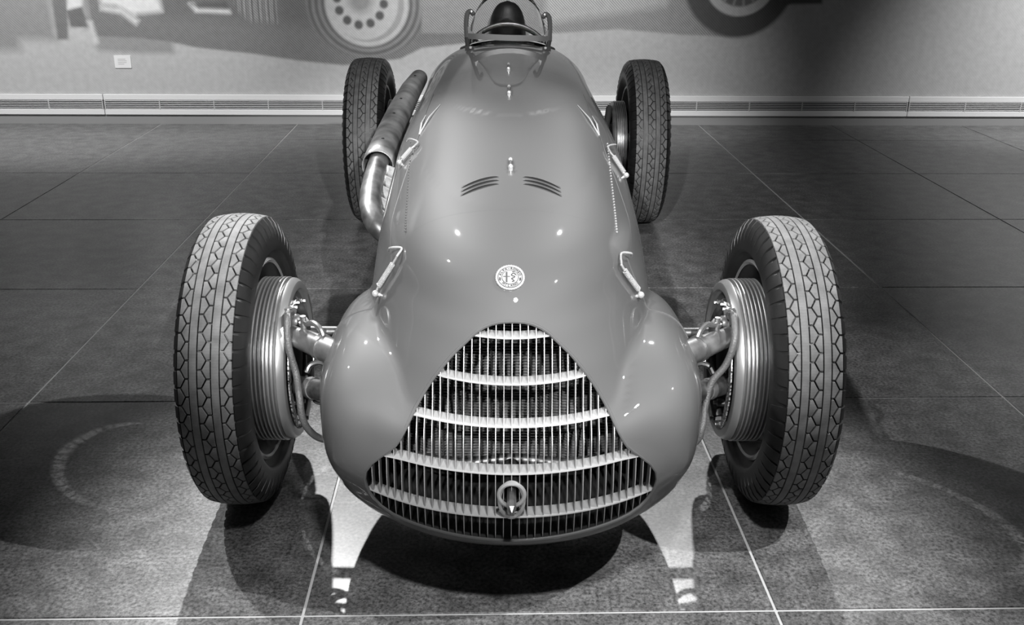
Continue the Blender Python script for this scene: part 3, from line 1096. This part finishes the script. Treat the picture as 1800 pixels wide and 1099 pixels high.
def wheel(side, x, y, R, hw, bead, bxw, N, kind):
    c = Vector((side * x, y, R))
    t = to_car(empty(kind + '_wheel', c))
    if kind not in tyre_data:
        a = MB().lathe_x(tyre_profile(R, hw, bead, bxw), 128).build('tyre', M_RUBBER, angle=50)
        b_ = tread_mesh(R, hw, N).build('tyre_tread', M_TREAD, angle=30, kind='stuff')
        c_ = lug_mesh(R, hw, N).build('shoulder_lugs', M_RUBBER, angle=30, kind='stuff')
        rim = MB().lathe_x([(-bxw - .008, bead + .004), (-bxw - .010, bead + .010), (-bxw - .005, bead + .012), (-bxw, bead + .002), (-bxw + .016, bead - .018), (0, bead - .026),
                            (bxw - .016, bead - .018), (bxw, bead + .002), (bxw + .005, bead + .012), (bxw + .010, bead + .010), (bxw + .008, bead + .004), (bxw, bead - .004), (bxw - .018, bead - .024), (0, bead - .031), (-bxw + .018, bead - .024), (-bxw, bead - .004)], 96, closed=True).build('rim', M_RIM)
        sp = MB()
        for k in range(48):
            aa = 2 * math.pi * k / 48; a2 = aa + (.22 if k % 2 else -.22)
            xi = .035 if k % 4 < 2 else -.03
            sp.tube([(xi, .04 * math.sin(a2), .04 * math.cos(a2)), (.012 * (1 if k % 4 < 2 else -1), (bead - .028) * math.sin(aa), (bead - .028) * math.cos(aa))], .0022, 5, cap=False)
        sp = sp.build('spokes', M_RIM, kind='stuff')
        hub = MB().lathe_x([(-.06, 0), (-.06, .036), (-.03, .046), (.03, .046), (.05, .05), (.055, .03), (.09, .024), (.09, 0)], 32).build('hub', M_STEEL)
        lips = []
        for q in (-1, 1):
            xx = q * (bxw + .009)
            lips.append(MB().lathe_x([(xx - .0035, bead + .006), (xx, bead + .0125), (xx + .0035, bead + .006), (xx, bead + .001)], 96, closed=True).build('rim_lip', M_LIP))
        tyre_data[kind] = [a, b_, c_, rim, sp, hub] + lips
        obs = tyre_data[kind]
    else:
        obs = []
        for q in tyre_data[kind]:
            o = q.copy(); COL.objects.link(o); obs.append(o)
    for o in obs:
        o.parent = t
        o.matrix_parent_inverse = Matrix.Identity(4)
        o.matrix_basis = Matrix.Identity(4) if side > 0 else Matrix.Rotation(math.pi, 4, 'Z')
    return t


def drum(side, x_out, x_in, y, z, r, nf, kind):
    """finned brake drum; x_out is nearer the tyre"""
    c = Vector((side * x_out, y, z))
    d = to_car(empty(kind + '_brake_drum', c))
    CARP_OF[d.name] = c.copy()
    L = x_out - x_in
    pr = [(0, r * .5), (0, r - .012)]
    fl = L * .75
    for k in range(nf):
        a = fl * k / nf; p = fl / nf
        pr += [(a + p * .10, r - .012), (a + p * .22, r - .001), (a + p * .34, r), (a + p * .55, r), (a + p * .66, r - .001), (a + p * .78, r - .012)]
    pr += [(fl + .002, r - .010), (fl + .004, r - .002), (L * .86, r - .003), (L * .98, r - .010), (L, r - .014), (L, r - .026), (L - .008, r - .028), (L - .012, r - .032), (L - .030, r - .034)]
    pr = [(-side * a, q) for a, q in pr]
    into(MB().lathe_x(pr, 96, c=c).build('finned_drum', M_DRUM if kind == 'front' else M_STEEL, angle=28), d)
    bp_ = [(-side * (L - .028), r - .033), (-side * (L - .026), r * .60), (-side * (L - .010), r * .50), (-side * (L - .006), .03), (-side * (L - .006), 0)]
    into(MB().lathe_x(bp_, 64, c=c).build('back_plate', M_BLACK, angle=28), d)
    return d, c


for s in (-1, 1):
    wheel(s, FX, FYC, FR, FHW, .222, .047, 56, 'front')
    wheel(s, RX, RYC, RR, RHW, .240, .060, 56, 'rear')
    drum(s, .535, .470, RYC, RR, .185, 6, 'rear')
    to_car(MB().tube([(s * .47, RYC, RR), (s * .20, RYC, RR)], [.05, .06], 16).build('axle_tube', M_DARKSTEEL))
    to_car(MB().tube([(s * .46, RYC - .05, RR + .10), (s * .455, RYC - .10, RR + .17), (s * .445, RYC - .12, RR + .10), (s * .43, RYC - .11, RR - .02)], .014, 10).build('damper_arm', M_BLACK))
    d, c = drum(s, .570, .487, FYC, FR, .190, 7, 'front')
    xi = .487
    # gauze of the air scoop on the front edge of the back plate
    v, f = [], []
    for k in range(17):
        a = math.radians(-38 + 86 * k / 16)        # 0 = forward, positive down
        wv = .006 + .020 * math.sin(math.pi * k / 16) ** .6
        for rr in (.166, .166 - wv):
            v.append((s * (xi - .004), FYC - rr * math.cos(a), FR - rr * math.sin(a)))
    f = [(2 * k, 2 * k + 1, 2 * k + 3, 2 * k + 2) for k in range(16)]
    M_GAUZE = bpy.data.materials.get('scoop_gauze') or mat('scoop_gauze', 0.2, 0.4, 0.7, noise=(220, .01, .6, 0))
    gz_ = into(MB().add(v, f).build('scoop_gauze', M_GAUZE, smooth=False), d)
    gz_.modifiers.new('thickness', 'SOLIDIFY').thickness = .003
    rimp = [v[2 * k + 1] for k in range(17)]
    into(MB().tube(rimp, .0022, 6).build('gauze_rim', M_CHROME), d)
    # fittings on the back plate
    into(MB().ball((s * .476, 2.058, .456), .0185, 14).tube([(s * .50, 2.065, .452), (s * .474, 2.058, .456)], .012, 10).build('joint_cap', M_ARM), d)
    into(MB().tube([(s * .468, 2.054, .458), (s * .448, 2.042, .463)], .0075, 6).tube([(s * .457, 2.047, .461), (s * .451, 2.044, .462)], .0105, 6).build('joint_nut', M_CHROME, angle=20), d)
    into(MB().tube([(s * .500, 2.052, .484), (s * .482, 2.040, .488)], .0105, 8).tube([(s * .482, 2.040, .488), (s * .472, 2.034, .491)], .008, 6).build('hose_union', M_STEEL, angle=25), d)
    for (dy, dz, r_) in ((-.060, .148, .008), (-.035, .150, .007), (-.012, .060, .010), (-.105, .020, .009), (-.055, -.085, .009), (.03, .13, .008), (-.085, -.125, .008), (-.030, -.140, .009)):
        into(MB().tube([(s * (xi + .012), FYC + dy, FR + dz), (s * (xi - .006), FYC + dy, FR + dz)], r_, 6).tube([(s * (xi - .006), FYC + dy, FR + dz), (s * (xi - .014), FYC + dy, FR + dz)], r_ * .55, 8).build('plate_bolt', M_STEEL, angle=20), d)
    into(MB().tube(spline([(s * .490, FYC - .02, FR + .150), (s * .478, FYC + .01, FR + .10), (s * .474, FYC + .02, FR + .02), (s * .478, FYC + .0, FR - .06), (s * .490, FYC - .03, FR - .13)], 5), .012, 10).build('king_pin_carrier', M_DARKSTEEL), d)
    # trailing arms, hose and small links
    def arm(pts, r, name, m=M_ARM): return to_car(MB().tube(pts, r, 18).build(name, m))
    ua = to_car(empty('upper_arm', (s * .45, 2.02, .45)))
    CARP_OF[ua.name] = Vector((s * .45, 2.02, .45))
    into(MB().tube([(s * .35, 1.905, .440), (s * .405, 1.955, .440), (s * .478, 2.018, .440), (s * .497, 2.035, .440)], [.0265, .0260, .0215, .0210], 20).build('arm_tube', M_ARM), ua)
    into(MB().tube([(s * .396, 1.947, .440), (s * .405, 1.955, .440)], .0290, 20).build('collar', M_STEEL, angle=30), ua)
    into(MB().tube(spline([(s * .396, 1.950, .466), (s * .404, 1.958, .480), (s * .420, 1.975, .486), (s * .436, 1.990, .478), (s * .446, 2.000, .478)], 5), .0060, 8).build('clip', M_STEEL), ua)
    into(MB().tube([(s * .447, 2.0, .462), (s * .447, 2.0, .492)], .0065, 8).tube([(s * .447, 2.0, .472), (s * .447, 2.0, .478)], .0105, 8).build('grease_nipple', M_STEEL, angle=25), ua)
    la = to_car(empty('lower_arm', (s * .45, 2.02, .33)))
    CARP_OF[la.name] = Vector((s * .45, 2.02, .33))
    into(MB().tube([(s * .35, 1.90, .352), (s * .405, 1.945, .341), (s * .482, 2.020, .322)], [.0235, .0230, .0205], 20).build('arm_tube', M_DARKSTEEL), la)
    into(MB().tube([(s * .425, 1.964, .337), (s * .436, 1.975, .334)], .0245, 20).build('collar', M_ARM, angle=30), la)
    into(MB().tube(spline([(s * .40, 2.03, .350), (s * .42, 2.04, .365), (s * .445, 2.04, .360), (s * .455, 2.03, .345)], 4), .0065, 8).build('clip', M_DARKSTEEL), la)
    to_car(MB().tube(spline([(s * .405, 2.00, .30), (s * .415, 2.00, .287), (s * .432, 2.005, .287), (s * .44, 2.01, .30)], 4), .006, 8).build('cable_loop', M_DARKSTEEL))
    to_car(MB().tube([(s * .30, 2.16, .39), (s * .49, 2.165, .39)], .013, 10).build('track_rod', M_DARKSTEEL))
    # brake hose hanging from the union down and into the body
    if s < 0:
        hp = [(-.480, 2.030, .485), (-.478, 1.990, .495), (-.475, 1.965, .440), (-.461, 1.957, .375), (-.450, 1.922, .338), (-.444, 1.912, .290), (-.430, 1.922, .252), (-.405, 1.930, .231), (-.365, 1.935, .228)]
    else:
        hp = [(.480, 2.030, .485), (.477, 1.985, .500), (.474, 1.945, .462), (.459, 1.940, .408), (.432, 1.940, .366), (.420, 1.930, .315), (.409, 1.895, .282), (.398, 1.890, .250), (.365, 1.900, .236)]
    bh = to_car(empty('brake_hose', hp[0]))
    CARP_OF[bh.name] = Vector(hp[0])
    into(MB().tube(spline(hp, 8), .0078, 10).build('braid', M_HOSE), bh)
    into(MB().tube([Vector(hp[0]), Vector(hp[1]), Vector(hp[1]).lerp(Vector(hp[2]), .4)], .0100, 8).build('ferrule', M_DARKSTEEL), bh)

# ------------------------------------------------------------------ exhaust on the left flank
ex = to_car(empty('exhaust', (-.38, 2.9, .55)))
CARP_OF[ex.name] = Vector((-.38, 2.9, .55))
pp = spline([(-.318, 2.735, .448), (-.345, 2.722, .462), (-.374, 2.730, .487), (-.396, 2.775, .520), (-.404, 2.85, .551), (-.404, 2.96, .578), (-.402, 3.12, .604), (-.398, 3.5, .630), (-.385, 4.0, .655)], 8)
into(MB().tube(pp, [.026, .028] + [.031] * (len(pp) - 2), 18).build('pipe', M_PIPE), ex)
into(MB().tube([pp[2], pp[6]], .0335, 6).build('end_fitting', M_DARKSTEEL, angle=20) , ex) if False else None
for k in range(5):
    t = k / 4
    y = 2.795 + .235 * t; z = .487 + .082 * t
    xb = float(side_x(np.array(y), np.array(z), -1))
    into(MB().tube([(xb + .012, y, z), (xb - .03, y, z - .002), (-.385, y - .012, z + .012 + .010 * (1 - t))], [.0195, .0195, .0195], 14).build('stub', M_STUB), ex)
# bright edging strip of the opening
st = []
for t in np.linspace(0, 1, 12):
    y = 2.765 + .31 * t; z = .530 + .098 * t
    st.append((float(side_x(np.array(y), np.array(z), -1)) - .002, y, z))
into(MB().tube(st, .006, 8).build('edging_strip', M_CHROME), ex)
# half-round heat shield
v, f = [], []
sh = [(-.404, 3.035, .600, .049), (-.404, 3.10, .608, .049), (-.402, 3.35, .632, .047), (-.396, 3.70, .660, .045), (-.386, 4.05, .684, .042), (-.372, 4.28, .700, .036)]
NA = 20
for (x, y, z, r) in sh:
    for k in range(NA + 1):
        a = math.radians(-115 + 235 * k / NA)
        v.append((x + r * math.sin(a), y, z + r * math.cos(a) - .012))
for q in range(len(sh) - 1):
    for k in range(NA): f.append((q * (NA + 1) + k, q * (NA + 1) + k + 1, (q + 1) * (NA + 1) + k + 1, (q + 1) * (NA + 1) + k))
o = MB().add(v, f).build('heat_shield', M_EXH)
o.modifiers.new('thickness', 'SOLIDIFY').thickness = .003
into(o, ex)
for (y, k) in ((3.16, 1), (3.48, 2), (3.70, 3), (4.14, 4)):
    xx, zz, rr = np.interp(y, [q[1] for q in sh], [q[0] for q in sh]), np.interp(y, [q[1] for q in sh], [q[2] for q in sh]), np.interp(y, [q[1] for q in sh], [q[3] for q in sh])
    into(MB().ball((xx + .004, y, zz + rr - .012), .0055, 8, sc=(1, 1, .5)).build('shield_screw', M_BLACK), ex)

# ------------------------------------------------------------------ wall fittings: linear air grilles
def wloc(o, gx, z, d=0.0):
    o.location = G(gx, WALL_Y - d, z); o.rotation_euler = (0, 0, GA)


def wx(X):
    """wall coordinate of room x"""
    return X / cg + WALL_Y * sg / cg


M_VBACK = mat('vent_back', 0.10, 0.7)
secs = [(-5.6, wx(-2.775), 'white linear air grille section at the far left of the wall'),
        (wx(-2.775), wx(2.85), 'long white linear air grille section on the wall behind the car'),
        (wx(2.85), 5.8, 'white linear air grille section at the far right of the wall')]
for a, b_, lab in secs:
    root = empty('wall_air_grille', G((a + b_) / 2, WALL_Y, .065), GA)
    tag(root, lab, 'vent', 'linear air grilles along the wall foot')
    L = b_ - a - .004
    def part(mb, name, m, bevel=0.0):
        o = mb.build(name, m, root, smooth=False)
        if bevel:
            q = o.modifiers.new('bevel', 'BEVEL'); q.width = bevel; q.segments = 2
        return o
    part(MB().box((0, -.006, .121), (L, .012, .040)), 'top_rail', M_WHITE, .003)
    part(MB().box((0, -.006, .019), (L, .012, .038)), 'bottom_rail', M_WHITE, .003)
    part(MB().box((0, -.002, .070), (L, .004, .066)), 'back_panel', M_VBACK)
    for k in range(5):
        part(MB().box((0, -.007, .0455 + k * .0124), (L - .01, .009, .0046), rot=Matrix.Rotation(math.radians(-20), 3, 'X')), 'slat', M_SLAT)
    n = int(round(L / .377))
    for k in range(n + 1):
        x = -L / 2 + .006 + (L - .012) * k / n
        part(MB().box((x, -.007, .070), (.007, .012, .066)), 'mullion', M_SLAT)

cd = empty('wall_label', G(wx(-2.61), WALL_Y, .423), GA)
tag(cd, 'small white label card stuck on the wall left of the car', 'label')
MB().box((0, -.003, 0), (.112, .006, .083)).build('card', M_CARD, cd, smooth=False)
mb = MB()
for k in range(4):
    w_ = (.052, .060, .058, .040)[k]
    mb.box((-.002 - (.060 - w_) / 2, -.0063, .018 - k * .011), (w_, .0006, .0035))
mb.build('printed_lines', M_CARDINK, cd, smooth=False)

# ------------------------------------------------------------------ printed mural of old cars on the wall (flat print)
U0, V0, PS, PV = 645.0, 8.0, .00384, .00371     # print units: one unit is about 4 mm on the wall


def soft(d, w=3.0): return np.clip(.5 - d / (2 * w), 0, 1)


def poly_mask(u, v, pts, w=3.0):
    """soft polygon mask"""
    P = np.array(pts, float)
    ins = np.zeros(u.shape, bool); dist = np.full(u.shape, 1e9)
    for a, b_ in zip(P, np.roll(P, -1, 0)):
        c = ((a[1] > v) != (b_[1] > v)) & (u < (b_[0] - a[0]) * (v - a[1]) / (b_[1] - a[1] + 1e-12) + a[0])
        ins ^= c
        e = b_ - a; t = np.clip(((u - a[0]) * e[0] + (v - a[1]) * e[1]) / (e @ e + 1e-9), 0, 1)
        dist = np.minimum(dist, np.hypot(u - a[0] - t * e[0], v - a[1] - t * e[1]))
    return soft(np.where(ins, -dist, dist), w)


def circ(u, v, cu, cv, ru, rv=None, w=3.0):
    rv = rv or ru
    return soft((np.hypot((u - cu) / ru, (v - cv) / rv) - 1) * ru, w)


def print_tone(u, v):
    t = np.full(u.shape, .40); wv = np.full(u.shape, .10)

    def put(m, val, weave=None):
        nonlocal t, wv
        t = t * (1 - m) + val * m
        if weave is not None: wv = wv * (1 - m) + weave * m
    # left car: shaded body and its shadow on the track
    put(poly_mask(u, v, [(-600, -400), (-600, 92), (30, 92), (36, 72), (98, 74), (98, -400)], 10), .26, .6)
    put(poly_mask(u, v, [(150, -400), (152, 68), (170, 92), (240, 96), (300, 96), (300, -400)], 6), .27, .5)
    put(poly_mask(u, v, [(98, -400), (100, 72), (120, 72), (124, 22), (140, -40), (760, -420), (760, -400)], 3), .19, .8)
    put(poly_mask(u, v, [(122, 20), (150, 14), (158, 50), (126, 52)], 3), .17, .7)
    put(poly_mask(u, v, [(160, -60), (165, 66), (235, 68), (290, 74), (340, 85), (440, 96), (520, 108), (600, 116), (700, 104), (740, 84), (820, 75), (820, -60)], 2.5), .20, .9)
    put(poly_mask(u, v, [(280, -200), (285, 30), (760, 60), (900, 40), (900, -200)], 14), .17, 1.0)
    # bright smudges: hands, panels and pipes
    put(poly_mask(u, v, [(128, -8), (154, -8), (148, 12), (126, 18)], 5), .62, .1)
    put(poly_mask(u, v, [(176, -40), (184, 10), (210, 12), (240, 30), (246, 26), (252, 26), (288, 22), (280, -40)], 6), .56, .1)
    put(poly_mask(u, v, [(182, 14), (216, 16), (246, 38), (240, 46), (216, 26), (182, 20)], 5), .52, .1)
    put(poly_mask(u, v, [(120, 72), (124, 52), (158, 56), (168, 78), (160, 80), (140, 76)], 6), .42, .1)
    put(poly_mask(u, v, [(156, 40), (164, 40), (170, 76), (163, 80)], 5), .50, .1)
    put(poly_mask(u, v, [(336, 8), (344, 8), (352, 16), (404, 18), (406, 24), (346, 22)], 5), .60, .1)
    put(poly_mask(u, v, [(340, 9), (400, 4), (404, 16), (352, 15)], 5), .13, .9)
    # brushed streaks of the fender
    st = .10 * np.sin(u * .9 + .2 * np.sin(v * .11)) * np.sin(u * .23)
    m = poly_mask(u, v, [(408, -60), (420, 20), (440, 38), (486, 40), (494, -60)], 6); t = t + m * (st + .05)
    m = poly_mask(u, v, [(745, -60), (760, 12), (830, 16), (860, -60)], 5); t = t + m * (st * .8 + .06)
    # left wheel: tyre with ring streaks, drilled rim
    r = np.hypot((u - 645), (v - 6))
    m = circ(u, v, 645, 6, 106, 94, 5); put(m, .19, .4)
    t = t + m * (r > 72) * .045 * np.sin(r * .55)
    put(circ(u, v, 645, 6, 73, 76, 2.5), .42, .3)
    put(circ(u, v, 645, 6, 65, 68, 1.5), .30, .3)
    put(circ(u, v, 638, 4, 62, 66, 2), .42, .3)
    for k in range(12):
        a = 2 * math.pi * k / 12 + .12
        put(circ(u, v, 634 + 41 * math.cos(a), 2 + 42 * math.sin(a), 7.5, 8, 2), .13, .3)
    put(circ(u, v, 634, 2, 20, 20, 8), .26, .3)
    # right car: lower body, sill and wheel
    put(poly_mask(u, v, [(740, -400), (740, 58), (960, 58), (1090, 49), (1200, 58), (1290, 62), (1330, 56), (1372, 24), (1400, -10), (1420, -400)], 2.5), .26, 1.0)
    put(poly_mask(u, v, [(960, -400), (960, 40), (1080, 22), (1170, 8), (1190, -30), (1190, -400)], 8), .36, 1.0)
    put(circ(u, v, 1300, -45, 100, 108, 4), .12, .4)
    put(circ(u, v, 1302, -45, 66, 70, 2), .42, .2)
    put(circ(u, v, 1302, -48, 52, 56, 2), .16, .2)
    for k in range(18):
        a = 2 * math.pi * k / 18
        put(poly_mask(u, v, [(1302 + 10 * math.cos(a), -48 + 10 * math.sin(a)), (1302 + 54 * math.cos(a + .05), -48 + 56 * math.sin(a + .05)), (1302 + 54 * math.cos(a - .02), -48 + 56 * math.sin(a - .02))], 2), .30, .2)
    put(poly_mask(u, v, [(1385, -6), (1400, -12), (1450, -14), (1450, 2), (1385, 4)], 3), .12, .4)
    # plain upper zone far above
    put(soft(v + 330, 40), .45, .1)
    return np.clip(.43 + (t - .31) * 1.7, .05, .85), np.clip(wv, 0, 1)


gxs = np.arange(-4.3, 4.8, .0085)
gzs = np.concatenate([np.arange(.2075, .96, .0085), np.arange(.96, 2.42, .03)])
GXX, GZZ = np.meshgrid(gxs, gzs)
XX = cg * GXX - sg * WALL_Y
tone, weave = print_tone(U0 + (XX + .935) / PS, V0 + (.806 - GZZ) / PV)
nz, nx = GXX.shape
me = bpy.data.meshes.new('wall_mural')
co_ = np.stack([GXX, np.full(GXX.shape, 0.), GZZ], -1).reshape(-1, 3)
ii = (np.arange(nz - 1)[:, None] * nx + np.arange(nx - 1)[None]).ravel()
quads = np.stack([ii, ii + 1, ii + nx + 1, ii + nx], -1)
me.vertices.add(len(co_)); me.vertices.foreach_set('co', co_.ravel())
me.loops.add(quads.size); me.loops.foreach_set('vertex_index', quads.ravel().astype(np.int32))
me.polygons.add(len(quads)); me.polygons.foreach_set('loop_start', np.arange(0, quads.size, 4, dtype=np.int32))
me.update(calc_edges=True)
at = me.color_attributes.new('print', 'FLOAT_COLOR', 'POINT')
at.data.foreach_set('color', np.stack([tone, weave, tone, np.ones_like(tone)], -1).reshape(-1).astype(np.float32))
M_MURAL = bpy.data.materials.new('printed_mural'); M_MURAL.use_nodes = True
nt = M_MURAL.node_tree; b = nt.nodes['Principled BSDF']; b.inputs['Roughness'].default_value = .6
va = nt.nodes.new('ShaderNodeVertexColor'); va.layer_name = 'print'
sp = nt.nodes.new('ShaderNodeSeparateColor'); nt.links.new(va.outputs[0], sp.inputs[0])
tc = nt.nodes.new('ShaderNodeTexCoord'); sx = nt.nodes.new('ShaderNodeSeparateXYZ'); nt.links.new(tc.outputs['Object'], sx.inputs[0])


def mnode(op, a, b_=None):
    n = nt.nodes.new('ShaderNodeMath'); n.operation = op
    for k, q in enumerate((a, b_)):
        if q is None: continue
        if isinstance(q, (int, float)): n.inputs[k].default_value = q
        else: nt.links.new(q, n.inputs[k])
    return n.outputs[0]


ph = mnode('MULTIPLY', mnode('ADD', sx.outputs[0], sx.outputs[2]), 2 * math.pi / .0185)
wv_ = mnode('MULTIPLY', mnode('SINE', ph), mnode('MULTIPLY', sp.outputs[1], .34))
nz_ = nt.nodes.new('ShaderNodeTexNoise'); nz_.inputs['Scale'].default_value = 25; nz_.inputs['Detail'].default_value = 6
nt.links.new(tc.outputs['Object'], nz_.inputs['Vector'])
gr = mnode('MULTIPLY', mnode('SUBTRACT', nz_.outputs['Fac'], .5), .35)
fin_ = mnode('MULTIPLY', sp.outputs[0], mnode('ADD', mnode('ADD', wv_, gr), 1.0))
cc = nt.nodes.new('ShaderNodeCombineColor')
for k in range(3): nt.links.new(fin_, cc.inputs[k])
nt.links.new(cc.outputs[0], b.inputs['Base Color'])
me.materials.append(M_MURAL)
mu_ = bpy.data.objects.new('wall_mural', me); COL.objects.link(mu_)
mu_.location = G(0, WALL_Y - .0015, 0); mu_.rotation_euler = (0, 0, GA)
tag(mu_, 'grey halftone mural of old racing cars printed across the back wall', 'mural')
